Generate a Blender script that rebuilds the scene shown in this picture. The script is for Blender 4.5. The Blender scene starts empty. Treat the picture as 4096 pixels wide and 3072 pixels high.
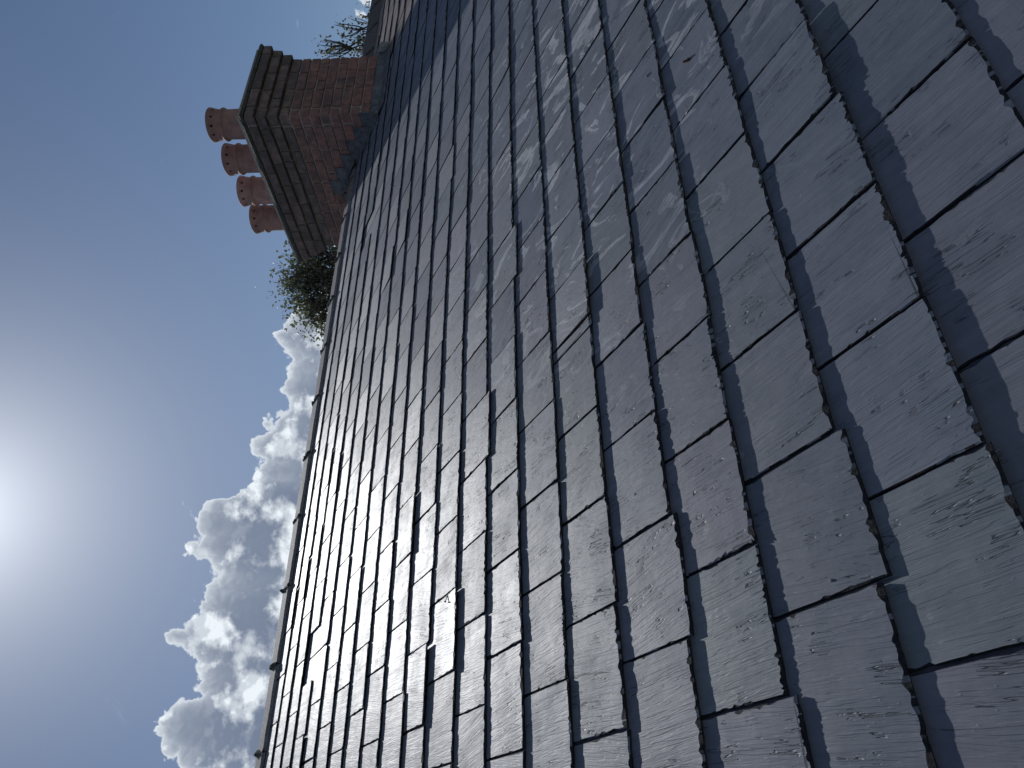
import bpy, bmesh, math, random
import numpy as np
from mathutils import Vector, Matrix

random.seed(7)
rng = np.random.default_rng(11)
scn = bpy.context.scene
col = scn.collection
rad = math.radians
Z0 = 6.5                                    # the eye stands 6.5 m above the ground

# ------------------------------------------------------------------ camera
# rows: world x (along the ridge), y (horizontal, towards the ridge), z (up); columns: image right, image down, forward
CAM = np.array([[-0.01295147, -0.83348317, 0.55239303],
                [0.04685034, 0.55132681, 0.83297286],
                [-0.99881795, 0.03666803, 0.03190848]])
cam = bpy.data.cameras.new('camera')
cam.sensor_fit = 'HORIZONTAL'; cam.sensor_width = 36.0; cam.lens = 26.063
cam.clip_start = 0.02; cam.clip_end = 5000
camo = bpy.data.objects.new('camera', cam); col.objects.link(camo)
r_, u_, b_ = CAM[:, 0], -CAM[:, 1], -CAM[:, 2]
camo.matrix_world = Matrix(((r_[0], u_[0], b_[0], 0), (r_[1], u_[1], b_[1], 0), (r_[2], u_[2], b_[2], Z0), (0, 0, 0, 1)))
scn.camera = camo
FPX = 26.063 / 36 * 1024

# ------------------------------------------------------------------ light and sky
SUN = Vector((0.465, 1.0, 0.91)).normalized()
EL = math.asin(SUN.z); AZ = math.atan2(SUN.x, SUN.y)
sl = bpy.data.lights.new('sun', 'SUN'); sl.energy = 3.7; sl.angle = rad(0.53); sl.color = (1.0, 0.994, 0.985)
so = bpy.data.objects.new('sun', sl); col.objects.link(so)
so.rotation_euler = (-SUN).to_track_quat('-Z', 'Y').to_euler()
scn.view_settings.view_transform = 'Standard'
scn.view_settings.look = 'None'
scn.view_settings.gamma = 1.0
scn.view_settings.exposure = 0.0
scn.render.resolution_x = 1024; scn.render.resolution_y = 768


class NT:
    """small helper around a node tree"""
    def __init__(s, tree):
        s.t = tree; s.n = tree.nodes; s.l = tree.links
    def put(s, sock, v):
        if hasattr(v, 'is_output'): s.l.new(v, sock)
        else:
            try: sock.default_value = v
            except Exception: sock.default_value = (v, v, v)
    def math(s, op, a, b=0.0, c=0.0, clamp=False):
        n = s.n.new('ShaderNodeMath'); n.operation = op; n.use_clamp = clamp
        for i, v in enumerate((a, b, c)): s.put(n.inputs[i], v)
        return n.outputs[0]
    def vmath(s, op, a, b=(0, 0, 0), sc=None):
        n = s.n.new('ShaderNodeVectorMath'); n.operation = op
        s.put(n.inputs[0], a); s.put(n.inputs[1], b)
        if sc is not None: s.put(n.inputs['Scale'], sc)
        return n.outputs['Value'] if op in ('LENGTH', 'DOT_PRODUCT', 'DISTANCE') else n.outputs[0]
    def xyz(s, x, y, z=0.0):
        n = s.n.new('ShaderNodeCombineXYZ')
        for i, v in enumerate((x, y, z)): s.put(n.inputs[i], v)
        return n.outputs[0]
    def sep(s, v):
        n = s.n.new('ShaderNodeSeparateXYZ'); s.put(n.inputs[0], v); return n.outputs
    dim = '3D'
    def noise(s, v, scale=5.0, detail=2.0, rough=0.5, dist=0.0):
        n = s.n.new('ShaderNodeTexNoise'); n.noise_dimensions = s.dim; s.put(n.inputs['Vector'], v)
        n.inputs['Scale'].default_value = scale; n.inputs['Detail'].default_value = detail
        n.inputs['Roughness'].default_value = rough; n.inputs['Distortion'].default_value = dist
        return n.outputs[0]
    def voro(s, v, scale=5.0, detail=0.0, rough=0.5, feature='F1', smooth=0.5):
        n = s.n.new('ShaderNodeTexVoronoi'); n.feature = feature; n.voronoi_dimensions = s.dim; s.put(n.inputs['Vector'], v)
        n.inputs['Scale'].default_value = scale
        if 'Detail' in n.inputs: n.inputs['Detail'].default_value = detail; n.inputs['Roughness'].default_value = rough
        if feature == 'SMOOTH_F1': n.inputs['Smoothness'].default_value = smooth
        return n.outputs['Distance']
    def ramp(s, f, stops, interp='LINEAR'):
        n = s.n.new('ShaderNodeValToRGB'); s.put(n.inputs[0], f); cr = n.color_ramp; cr.interpolation = interp
        while len(cr.elements) < len(stops): cr.elements.new(0.5)
        for e, (p, c) in zip(cr.elements, stops):
            e.position = p; e.color = tuple(c) + (1,) if len(c) == 3 else c
        return n.outputs[0]
    def smooth(s, f, a, b, lo=0.0, hi=1.0):
        n = s.n.new('ShaderNodeMapRange'); n.interpolation_type = 'SMOOTHSTEP'
        s.put(n.inputs[0], f); n.inputs[1].default_value = a; n.inputs[2].default_value = b
        n.inputs[3].default_value = lo; n.inputs[4].default_value = hi
        return n.outputs[0]
    def mix(s, f, a, b, mode='MIX'):
        n = s.n.new('ShaderNodeMix'); n.data_type = 'RGBA'; n.blend_type = mode
        s.put(n.inputs[0], f)
        for i, v in ((6, a), (7, b)):
            if isinstance(v, (tuple, list)) and len(v) == 3: v = tuple(v) + (1,)
            s.put(n.inputs[i], v)
        return n.outputs[2]
    def attr(s, name):
        n = s.n.new('ShaderNodeAttribute'); n.attribute_name = name; return n.outputs
    def bump(s, h, dist=0.01, strength=1.0, normal=None):
        n = s.n.new('ShaderNodeBump'); s.put(n.inputs['Height'], h)
        n.inputs['Distance'].default_value = dist; n.inputs['Strength'].default_value = strength
        if normal is not None: s.l.new(normal, n.inputs['Normal'])
        return n.outputs[0]


world = bpy.data.worlds.new('World'); scn.world = world; world.use_nodes = True
wt = NT(world.node_tree); wt.dim = '2D'; world.node_tree.nodes.clear()
wout = wt.n.new('ShaderNodeOutputWorld'); wbg = wt.n.new('ShaderNodeBackground')
wt.l.new(wbg.outputs[0], wout.inputs[0])
sky = wt.n.new('ShaderNodeTexSky'); sky.sky_type = 'NISHITA'; sky.sun_disc = False
sky.sun_elevation = EL; sky.sun_rotation = AZ
sky.altitude = 60; sky.air_density = 1.0; sky.dust_density = 0.35; sky.ozone_density = 2.0
SKY_STRENGTH = 0.052
wbg.inputs['Strength'].default_value = SKY_STRENGTH


def build_clouds():
    tc = wt.n.new('ShaderNodeTexCoord'); d = tc.outputs['Generated']
    x, y, z = wt.sep(d)
    az = wt.math('DIVIDE', wt.math('ARCTAN2', x, y), math.pi)                  # 1 = 180 degrees
    el = wt.math('DIVIDE', wt.math('ARCSINE', z), math.pi / 2)                 # 1 = 90 degrees
    azd = wt.math('MULTIPLY', az, 180.0); eld = wt.math('MULTIPLY', el, 90.0)
    # top of the cumulus bank (degrees of elevation) against azimuth; raised out of view for ambient fill
    cv = wt.n.new('ShaderNodeFloatCurve'); c = cv.mapping.curves[0]
    pts = [(-180, 21), (-155, 17), (-130, 23), (-105, 19), (-80, 22), (-55, 17), (-30, 21), (-8, 23), (2, 21.5), (6.5, 24.4), (9.5, 25.4), (11.3, 24.0), (13.2, 23.2),
           (14.9, 25.1), (17, 24.0), (19.4, 22.9), (21.3, 24.2), (23.4, 24.2), (26.1, 22.6), (27.7, 19.7), (29.9, 20.6),
           (31.9, 18.1), (33.3, 19.0), (35.7, 17.4), (37.8, 18.8), (39.6, 17.0), (42.5, 14.2), (47, 11.0), (54, 10.5), (59, 10.3),
           (64, 10.2), (80, 15), (100, 19), (125, 22), (150, 18), (180, 21)]
    P = [((a + 180) / 360, e / 40) for a, e in pts]
    c.points[0].location = P[0]; c.points[1].location = P[-1]
    for p in P[1:-1]: c.points.new(*p)
    for p in c.points: p.handle_type = 'AUTO_CLAMPED'
    cv.mapping.update()
    u = wt.math('ADD', wt.math('MULTIPLY', az, 0.5), 0.5)
    wt.put(cv.inputs['Value'], u)
    top = wt.math('MULTIPLY', cv.outputs[0], 40.0)
    p = wt.xyz(azd, wt.math('MULTIPLY', eld, 1.12), 3.7)

    def billow(v):
        w = wt.vmath('ADD', v, wt.vmath('SCALE', wt.n_color(v, 0.55), (0, 0, 0), 0.9))
        a = wt.math('SUBTRACT', 0.55, wt.voro(w, 0.36, 0, 0.5, 'SMOOTH_F1', 0.35))
        b = wt.math('SUBTRACT', 0.5, wt.voro(w, 1.05, 0, 0.5, 'SMOOTH_F1', 0.3))
        e = wt.math('SUBTRACT', 0.5, wt.voro(w, 2.5, 0, 0.5, 'SMOOTH_F1', 0.3))
        f = wt.math('SUBTRACT', wt.noise(w, 5.5, 3, 0.62), 0.5)
        r = wt.math('ADD', wt.math('MULTIPLY', a, 2.0), wt.math('MULTIPLY', b, 1.05))
        r = wt.math('ADD', r, wt.math('MULTIPLY', e, 0.36))
        return wt.math('ADD', r, wt.math('MULTIPLY', f, 0.42))

    def n_color(v, scale):
        n = wt.n.new('ShaderNodeTexNoise'); n.noise_dimensions = '2D'; wt.put(n.inputs['Vector'], v); n.inputs['Scale'].default_value = scale
        n.inputs['Detail'].default_value = 1.0
        return wt.vmath('SUBTRACT', n.outputs['Color'], (0.5, 0.5, 0.5))
    wt.n_color = n_color
    h0 = billow(p)
    SD = (2.0, 9.5, 0)                                                          # towards the sun, in degrees of (azimuth, elevation)
    h1 = billow(wt.vmath('ADD', p, tuple(0.075 * k for k in SD)))
    depth = wt.math('ADD', wt.math('SUBTRACT', top, eld), wt.math('ADD', wt.math('MULTIPLY', h0, 1.0), 0.45))   # degrees inside the cloud
    # broad gaps inside the bank
    big = wt.noise(wt.vmath('MULTIPLY', p, (1, 1.25, 1)), 0.22, 3, 0.55)
    gap = wt.smooth(big, 0.40, 0.66)
    inside = wt.smooth(depth, 0.0, 0.34)
    relief = wt.math('MULTIPLY', wt.math('SUBTRACT', h0, h1), 1.0)
    dpos = wt.math('MAXIMUM', depth, 0.0)
    rim = wt.math('ADD', wt.math('MULTIPLY', wt.math('EXPONENT', wt.math('MULTIPLY', dpos, -2.2)), 0.72), wt.math('MULTIPLY', wt.math('EXPONENT', wt.math('MULTIPLY', dpos, -0.5)), 0.38))
    soft = wt.noise(wt.vmath('ADD', wt.vmath('MULTIPLY', p, (1, 1.15, 1)), (3.1, 7.7, 0)), 0.30, 5, 0.56, 0.0)
    inner = wt.math('MULTIPLY', wt.smooth(soft, 0.44, 0.68), wt.math('ADD', 0.66, wt.math('MULTIPLY', wt.smooth(relief, -0.3, 0.6), 0.34)))
    bright = wt.math('MAXIMUM', rim, inner)
    bright = wt.math('ADD', bright, wt.math('MULTIPLY', wt.smooth(relief, 0.0, 0.8), 0.12), clamp=True)
    # away from the sun the unseen bank is whitened to add ambient fill
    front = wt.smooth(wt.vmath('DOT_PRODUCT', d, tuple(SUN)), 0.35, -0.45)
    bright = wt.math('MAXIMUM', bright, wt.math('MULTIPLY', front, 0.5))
    grey = tuple(v / SKY_STRENGTH for v in (0.165, 0.205, 0.290))
    white = tuple(v / SKY_STRENGTH for v in (0.86, 0.92, 0.98))
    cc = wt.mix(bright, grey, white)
    skyc = wt.mix(1.0, sky.outputs[0], (0.87, 0.935, 1.02), 'MULTIPLY')
    # the sky shows through where the bank is thin
    alpha = wt.math('MULTIPLY', inside, wt.math('ADD', 0.86, wt.math('MULTIPLY', bright, 0.25)), clamp=True)
    # a few wisps higher up
    wv = wt.vmath('MULTIPLY', p, (0.55, 0.9, 1))
    w1 = wt.smooth(wt.noise(wv, 0.45, 5, 0.66, 1.0), 0.70, 0.86)
    wm = wt.smooth(eld, 34.0, 20.0)
    alpha = wt.math('MAXIMUM', alpha, wt.math('MULTIPLY', wt.math('MULTIPLY', w1, wm), 0.5))
    alpha = wt.math('MULTIPLY', alpha, wt.smooth(eld, -1.0, 1.0))
    # bright aureole round the sun
    th = wt.math('ARCCOSINE', wt.vmath('DOT_PRODUCT', d, tuple(SUN)))
    aur = wt.math('MULTIPLY', wt.math('EXPONENT', wt.math('MULTIPLY', th, -1.0 / rad(4.0))), 0.95 / SKY_STRENGTH)
    aur2 = wt.math('MULTIPLY', wt.math('EXPONENT', wt.math('MULTIPLY', th, -1.0 / rad(11.0))), 0.055 / SKY_STRENGTH)
    a_ = wt.math('ADD', aur, aur2)
    skyc = wt.mix(1.0, skyc, wt.xyz(wt.math('MULTIPLY', a_, 0.93), a_, wt.math('MULTIPLY', a_, 1.02)), 'ADD')
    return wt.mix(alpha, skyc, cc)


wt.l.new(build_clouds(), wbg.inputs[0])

# ------------------------------------------------------------------ helpers
PITCH = rad(31.0)
CP, SP = math.cos(PITCH), math.sin(PITCH)
G = 0.20                      # gauge of the slating
HN = 0.92104                  # eye above the roof, square to it
S0 = 0.62834                  # tail of course 0, measured up the slope
TW = 0.2373                   # slate width with joint


def roof(t, s, h=0.0):
    """roof coordinates (along ridge, up slope, out of the roof) -> world"""
    return Vector((t, s * CP + HN * SP - h * SP, s * SP - HN * CP + h * CP + Z0))


def roof_z(y): return 0.60086 * y - 1.07452 + Z0


ROOFM = Matrix(((1, 0, 0, 0), (0, CP, -SP, HN * SP), (0, SP, CP, -HN * CP + Z0), (0, 0, 0, 1)))


def tag(o, label=None, cat=None, group=None, kind=None):
    if label: o['label'] = label
    if cat: o['category'] = cat
    if group: o['group'] = group
    if kind: o['kind'] = kind
    return o


def empty(name, loc=(0, 0, 0)):
    o = bpy.data.objects.new(name, None); col.objects.link(o); o.location = loc; o.empty_display_size = 0.2
    return o


def link(name, me, mat=None, parent=None, matrix=None):
    o = bpy.data.objects.new(name, me); col.objects.link(o)
    if mat is not None and not me.materials: me.materials.append(mat)
    if matrix is not None: o.matrix_world = matrix
    if parent is not None:
        o.parent = parent
        o.matrix_parent_inverse = parent_inv(parent)
    return o


_pinv = {}
def parent_inv(p):
    if p.name not in _pinv:
        m = Matrix.LocRotScale(p.location, p.rotation_euler, p.scale)
        q = p
        while q.parent is not None:
            q = q.parent                      # parents below the top carry a parent inverse, so their own basis is already in world space
        _pinv[p.name] = m.inverted()
    return _pinv[p.name]


def mesh(name, verts, faces, smooth=False):
    me = bpy.data.meshes.new(name); me.from_pydata(verts, [], faces); me.update()
    if smooth: me.polygons.foreach_set('use_smooth', [True] * len(me.polygons))
    return me


def box(x0, x1, y0, y1, z0, z1):
    v = [(x, y, z) for z in (z0, z1) for y in (y0, y1) for x in (x0, x1)]
    f = [(0, 2, 3, 1), (4, 5, 7, 6), (0, 1, 5, 4), (2, 6, 7, 3), (0, 4, 6, 2), (1, 3, 7, 5)]
    return v, f


def fnoise(n, r, octaves=4, closed=False):
    """1-D fractal noise, n samples about -1..1"""
    out = np.zeros(n); amp = 1.0; m = 3
    xs = np.linspace(0, 1, n)
    for _ in range(octaves):
        k = r.normal(size=m + 1)
        out += amp * np.interp(xs, np.linspace(0, 1, m + 1), k)
        amp *= 0.55; m *= 2
    return out / 1.6


def new_mat(name):
    m = bpy.data.materials.new(name); m.use_nodes = True
    nt = NT(m.node_tree); m.node_tree.nodes.clear()
    o = nt.n.new('ShaderNodeOutputMaterial'); b = nt.n.new('ShaderNodeBsdfPrincipled'); nt.l.new(b.outputs[0], o.inputs[0])
    return m, nt, b


# ------------------------------------------------------------------ materials
def slate_material(name, tones, rough, stain):
    m, nt, b = new_mat(name); nt.dim = '2D'
    uv = nt.n.new('ShaderNodeUVMap'); uv.uv_map = 'UVMap'; p = uv.outputs[0]
    tone = nt.attr('tone')
    tcol, tx = tone['Color'], tone['Fac']
    r, g, bl = nt.sep(tcol)
    # colour: each slate leans to blue, purple or green-grey, with streaks along the grain
    streak = nt.noise(nt.vmath('MULTIPLY', p, (55, 7, 1)), 1.0, 4, 0.6, 0.3)
    cloudy = nt.noise(p, 9.0, 4, 0.6)
    base = nt.ramp(r, tones)
    base = nt.mix(nt.math('MULTIPLY', nt.smooth(streak, 0.42, 0.72), 0.35), base, nt.mix(1.0, base, (1.35, 1.33, 1.3), 'MULTIPLY'))
    base = nt.mix(nt.smooth(cloudy, 0.35, 0.7), base, nt.mix(1.0, base, (0.80, 0.84, 0.86), 'MULTIPLY'))
    if stain:
        geo = nt.n.new('ShaderNodeNewGeometry'); pos = geo.outputs['Position']
        x, y, z = nt.sep(pos)
        # pale lime smears gathered on one part of the slope
        c1 = nt.vmath('DISTANCE', nt.vmath('MULTIPLY', pos, (0.62, 1, 0)), (2.2 * 0.62, 1.55, 0))
        region = nt.smooth(c1, 1.05, 0.25)
        wv = nt.vmath('MULTIPLY', p, (13, 5.5, 1))
        s1 = nt.smooth(nt.math('ADD', nt.noise(wv, 0.8, 5, 0.62, 1.0), nt.math('MULTIPLY', region, 0.06)), 0.625, 0.67)
        s2 = nt.smooth(nt.noise(p, 9.0, 5, 0.65, 0.8), 0.625, 0.665)
        st = nt.math('MULTIPLY', nt.math('MAXIMUM', s1, nt.math('MULTIPLY', s2, 0.75)), region)
        fine = nt.smooth(nt.noise(nt.vmath('MULTIPLY', p, (160, 25, 1)), 1.0, 2, 0.5), 0.3, 0.62)
        st = nt.math('MULTIPLY', st, nt.math('ADD', 0.35, nt.math('MULTIPLY', fine, 0.65)))
        base = nt.mix(nt.math('MULTIPLY', st, 0.9), base, (0.46, 0.475, 0.49))
        # odd pale scuffs anywhere
        s3 = nt.smooth(nt.noise(p, 7.0, 4, 0.6, 0.6), 0.715, 0.745)
        base = nt.mix(nt.math('MULTIPLY', nt.math('MULTIPLY', s3, fine), 0.4), base, (0.33, 0.345, 0.36))
    crn = nt.noise(nt.vmath('MULTIPLY', p, (24, 1.9, 1)), 1.0, 4, 0.62, 0.2)
    crack = nt.smooth(nt.math('ABSOLUTE', nt.math('SUBTRACT', crn, 0.5)), 0.002, 0.012)
    crm = nt.smooth(cloudy, 0.52, 0.58)
    crack = nt.math('MULTIPLY', nt.math('SUBTRACT', 1.0, crack), crm)
    base = nt.mix(nt.math('MULTIPLY', crack, 0.6), base, (0.045, 0.048, 0.052))
    nt.l.new(base, b.inputs['Base Color'])
    # relief: cleavage terraces along the grain, fine ribs, cracks and grit
    ter = nt.noise(nt.vmath('MULTIPLY', p, (30, 2.4, 1)), 1.0, 4, 0.58, 0.12)
    t8 = nt.math('MULTIPLY', ter, 9.0)
    fl = nt.math('FLOOR', t8); fr = nt.math('SUBTRACT', t8, fl)
    stair = nt.math('ADD', fl, nt.smooth(fr, 0.82, 1.0))
    ribs = nt.noise(nt.vmath('MULTIPLY', p, (230, 15, 1)), 1.0, 3, 0.6, 0.12)
    grit = nt.noise(p, 600.0, 1, 0.6)
    spots = nt.math('MULTIPLY', nt.smooth(nt.voro(nt.vmath('MULTIPLY', p, (44, 26, 1)), 1.0, 0), 0.075, 0.03), crm)
    k = lambda v, a: nt.math('MULTIPLY', v, a)
    h = nt.math('ADD', k(stair, 0.00040), k(ribs, 0.00078))
    h = nt.math('ADD', h, k(streak, 0.00060))
    h = nt.math('ADD', h, k(grit, 0.00016))
    h = nt.math('ADD', h, k(cloudy, 0.0010))
    h = nt.math('ADD', h, k(spots, 0.00022))
    h = nt.math('SUBTRACT', h, k(crack, 0.0018))
    nt.l.new(nt.bump(h, 1.0, 0.85), b.inputs['Normal'])
    rg = nt.math('ADD', nt.math('ADD', rough - 0.03, nt.math('MULTIPLY', g, 0.06)), nt.math('MULTIPLY', nt.math('SUBTRACT', cloudy, 0.5), 0.18))
    nt.l.new(rg, b.inputs['Roughness'])
    b.inputs['Specular IOR Level'].default_value = 0.27
    tg = nt.n.new('ShaderNodeTangent'); tg.direction_type = 'UV_MAP'; tg.uv_map = 'UVMap'
    nt.l.new(tg.outputs[0], b.inputs['Tangent'])
    b.inputs['Anisotropic'].default_value = 0.42; b.inputs['Anisotropic Rotation'].default_value = 0.0
    return m


M_SLATE = slate_material('slate', [(0.0, (0.118, 0.134, 0.168)), (0.35, (0.148, 0.164, 0.201)), (0.6, (0.152, 0.157, 0.193)), (0.8, (0.145, 0.167, 0.189)), (1.0, (0.178, 0.192, 0.225))], 0.60, True)
M_SLATE2 = slate_material('brown_slate', [(0.0, (0.19, 0.150, 0.135)), (0.5, (0.24, 0.195, 0.18)), (1.0, (0.28, 0.24, 0.225))], 0.55, False)


def simple_mat(name, c, rough=0.7, var=0.25, scale=30.0, bump=0.0, bscale=80.0, metal=0.0, c2=None, rnd=0.0, spec=0.5):
    m, nt, b = new_mat(name)
    tc = nt.n.new('ShaderNodeTexCoord'); p = tc.outputs['Object']
    geo = nt.n.new('ShaderNodeNewGeometry'); p = geo.outputs['Position']
    n = nt.noise(p, scale, 4, 0.6)
    c2 = c2 or tuple(v * (1 - var) for v in c)
    cc = nt.mix(nt.smooth(n, 0.35, 0.65), c, c2)
    if rnd:
        oi = nt.n.new('ShaderNodeObjectInfo')
        f = nt.math('ADD', 1.0 - rnd, nt.math('MULTIPLY', oi.outputs['Random'], 2 * rnd))
        cc = nt.mix(1.0, cc, nt.xyz(f, f, f), 'MULTIPLY')
    nt.l.new(cc, b.inputs['Base Color'])
    b.inputs['Roughness'].default_value = rough; b.inputs['Metallic'].default_value = metal
    b.inputs['Specular IOR Level'].default_value = spec
    if bump: nt.l.new(nt.bump(nt.noise(p, bscale, 5, 0.65), bump, 1.0), b.inputs['Normal'])
    return m


def brick_material(name, cs, soot):
    m, nt, b = new_mat(name)
    geo = nt.n.new('ShaderNodeNewGeometry'); p = geo.outputs['Position']
    oi = nt.n.new('ShaderNodeObjectInfo')
    c = nt.ramp(oi.outputs['Random'], cs)
    n = nt.noise(p, 26.0, 5, 0.65)
    c = nt.mix(nt.smooth(n, 0.35, 0.68), c, nt.mix(1.0, c, (0.62, 0.62, 0.66), 'MULTIPLY'))
    sp = nt.smooth(nt.noise(p, 7.0, 5, 0.7), 0.5 - soot * 0.35, 0.78 - soot * 0.3)
    c = nt.mix(nt.math('MULTIPLY', sp, 0.75), c, (0.075, 0.070, 0.074))
    li = nt.smooth(nt.noise(p, 15.0, 5, 0.7), 0.64, 0.72)
    c = nt.mix(nt.math('MULTIPLY', li, 0.4), c, (0.22, 0.21, 0.20))
    nt.l.new(c, b.inputs['Base Color']); b.inputs['Roughness'].default_value = 0.9
    b.inputs['Specular IOR Level'].default_value = 0.25
    h = nt.math('ADD', nt.math('MULTIPLY', nt.noise(p, 60.0, 5, 0.7), 0.006), nt.math('MULTIPLY', nt.noise(p, 12.0, 2, 0.5), 0.006))
    nt.l.new(nt.bump(h, 1.0, 1.0), b.inputs['Normal'])
    return m


M_BRICK = brick_material('red_brick', [(0.0, (0.23, 0.138, 0.124)), (0.35, (0.30, 0.158, 0.136)), (0.7, (0.26, 0.160, 0.145)), (1.0, (0.34, 0.188, 0.158))], 0.26)
M_SOOT = brick_material('sooty_brick', [(0.0, (0.17, 0.135, 0.128)), (0.5, (0.215, 0.165, 0.153)), (1.0, (0.27, 0.20, 0.18))], 0.46)
M_MORTAR = simple_mat('mortar', (0.33, 0.295, 0.275), 0.95, 0.35, 40, 0.004, 160)
M_CAP = simple_mat('weathered_mortar', (0.085, 0.083, 0.082), 0.92, 0.55, 22, 0.01, 70, c2=(0.04, 0.042, 0.04))
M_FLAUNCH = simple_mat('pale_mortar', (0.42, 0.39, 0.35), 0.9, 0.3, 30, 0.008, 60)
M_POT = simple_mat('terracotta', (0.345, 0.205, 0.185), 0.8, 0.22, 11, 0.0025, 90, rnd=0.14, c2=(0.235, 0.145, 0.138), spec=0.35)
M_LEAD = simple_mat('lead', (0.125, 0.138, 0.160), 0.5, 0.45, 18, 0.03, 30, rnd=0.12)
M_LEAD2 = simple_mat('pale_lead', (0.30, 0.325, 0.36), 0.5, 0.3, 18, 0.02, 30)
M_RIDGE = simple_mat('ridge_clay', (0.20, 0.205, 0.225), 0.8, 0.4, 70, 0.003, 160, rnd=0.12, spec=0.25)
M_RIDGE2 = simple_mat('old_ridge_clay', (0.10, 0.088, 0.085), 0.75, 0.4, 40, 0.003, 110, rnd=0.12)
M_JOINT = simple_mat('dark_mortar', (0.075, 0.073, 0.072), 0.95, 0.4, 60, 0.006, 120)
M_WALL = simple_mat('house_brick', (0.27, 0.13, 0.095), 0.9, 0.35, 9, 0.004, 60)
M_FELT = simple_mat('under_slating', (0.055, 0.06, 0.07), 0.7, 0.3, 12, 0.002, 60)
M_NAIL = simple_mat('weathered_nail', (0.10, 0.095, 0.09), 0.5, 0.4, 300, 0, 60, metal=0.7)
M_BARK = simple_mat('bark', (0.075, 0.06, 0.048), 0.95, 0.4, 30, 0.01, 60)
M_DEADLEAF = simple_mat('dead_leaf', (0.10, 0.042, 0.026), 0.7, 0.4, 120, 0.001, 300)
M_EDGE = simple_mat('slate_edge', (0.024, 0.027, 0.033), 0.85, 0.5, 180, 0.002, 300, spec=0.2)
M_STONE = simple_mat('grit_stone', (0.22, 0.23, 0.235), 0.8, 0.4, 200, 0.001, 300)


def leaf_material(name, cs, trans):
    m, nt, b = new_mat(name)
    at = nt.attr('tone'); c = nt.ramp(at['Fac'], cs)
    nt.l.new(c, b.inputs['Base Color']); b.inputs['Roughness'].default_value = 0.55
    tr = nt.n.new('ShaderNodeBsdfTranslucent'); nt.l.new(nt.mix(1.0, c, (1.3, 1.5, 0.7), 'MULTIPLY'), tr.inputs[0])
    mx = nt.n.new('ShaderNodeMixShader'); mx.inputs[0].default_value = trans
    nt.l.new(b.outputs[0], mx.inputs[1]); nt.l.new(tr.outputs[0], mx.inputs[2])
    out = [n for n in nt.n if n.type == 'OUTPUT_MATERIAL'][0]; nt.l.new(mx.outputs[0], out.inputs[0])
    return m


M_LEAF = leaf_material('leaf', [(0.0, (0.095, 0.098, 0.090)), (0.6, (0.13, 0.136, 0.121)), (1.0, (0.18, 0.185, 0.16))], 0.3)
M_LEAF2 = leaf_material('autumn_leaf', [(0.0, (0.065, 0.062, 0.050)), (0.6, (0.10, 0.088, 0.058)), (1.0, (0.17, 0.13, 0.07))], 0.25)

# ------------------------------------------------------------------ ground
def ground_material():
    m, nt, b = new_mat('grass_ground')
    geo = nt.n.new('ShaderNodeNewGeometry'); p = geo.outputs['Position']
    c = nt.mix(nt.smooth(nt.noise(p, 0.4, 6, 0.65), 0.35, 0.65), (0.05, 0.075, 0.028), (0.085, 0.085, 0.045))
    nt.l.new(c, b.inputs['Base Color']); b.inputs['Roughness'].default_value = 0.95
    return m
g = link('ground', mesh('ground', [(-1500, -1500, 0), (1500, -1500, 0), (1500, 1500, 0), (-1500, 1500, 0)], [(0, 1, 2, 3)]), ground_material())
tag(g, kind='structure')

# ------------------------------------------------------------------ house with the slate roof
RIDGE_Y = 4.366
EAVE_K = -7
XL, XP, XR = -1.35, 5.74, 10.9
CX0, CX1, CY0, CY1 = 5.188, 5.985, 3.754, 5.262        # chimney stack

house = empty('house', (2.2, 2.0, 0.0))
tag(house, 'house under the large blue grey slate roof slope that fills the foreground', 'house')
nhouse = empty('neighbouring_house', (8.3, 2.0, 0.0))
tag(nhouse, 'adjoining house beyond the chimney with a brownish slate roof', 'house')


def deck(xa, xb):
    sa, sb = S0 + EAVE_K * G - 0.05, (RIDGE_Y - HN * SP) / CP
    d = -0.034
    ya = roof(0, sa, d).y
    za, zb = roof(0, sa, d).z, roof(0, sb, d).z
    yb = roof(0, sb, d).y; yc = 2 * RIDGE_Y - ya; apex = zb + (RIDGE_Y - yb) * math.tan(PITCH)
    prof = [(ya, za), (RIDGE_Y, apex), (yc, za), (yc, za - 0.12), (RIDGE_Y, apex - 0.14), (ya, za - 0.12)]
    v = [(x, y, z) for x in (xa, xb) for y, z in prof]
    n = len(prof)
    f = [(i, (i + 1) % n, n + (i + 1) % n, n + i) for i in range(n)] + [tuple(range(n)), tuple(range(n, 2 * n))]
    return mesh('roof', v, f), ya, yc, za


def walls(xa, xb, ya, yc, za):
    prof = [(ya + 0.25, 0.0), (ya + 0.25, za - 0.05), (RIDGE_Y, roof_z(RIDGE_Y) - 0.35), (yc - 0.25, za - 0.05), (yc - 0.25, 0.0)]
    v = [(x, y, z) for x in (xa, xb) for y, z in prof]; n = len(prof)
    f = [(i, (i + 1) % n, n + (i + 1) % n, n + i) for i in range(n)] + [tuple(range(n)), tuple(range(n, 2 * n))]
    return mesh('wall', v, f)


dm, ya, yc, za = deck(XL, XP)
roof_o = link('roof', dm, M_FELT, house)
link('wall', walls(XL + 0.1, XP - 0.002, ya, yc, za), M_WALL, house)
dm2, *_ = deck(XP + 0.004, XR)
nroof_o = link('roof', dm2, M_FELT, nhouse)
link('wall', walls(XP + 0.002, XR - 0.1, ya, yc, za), M_WALL, nhouse)


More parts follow.
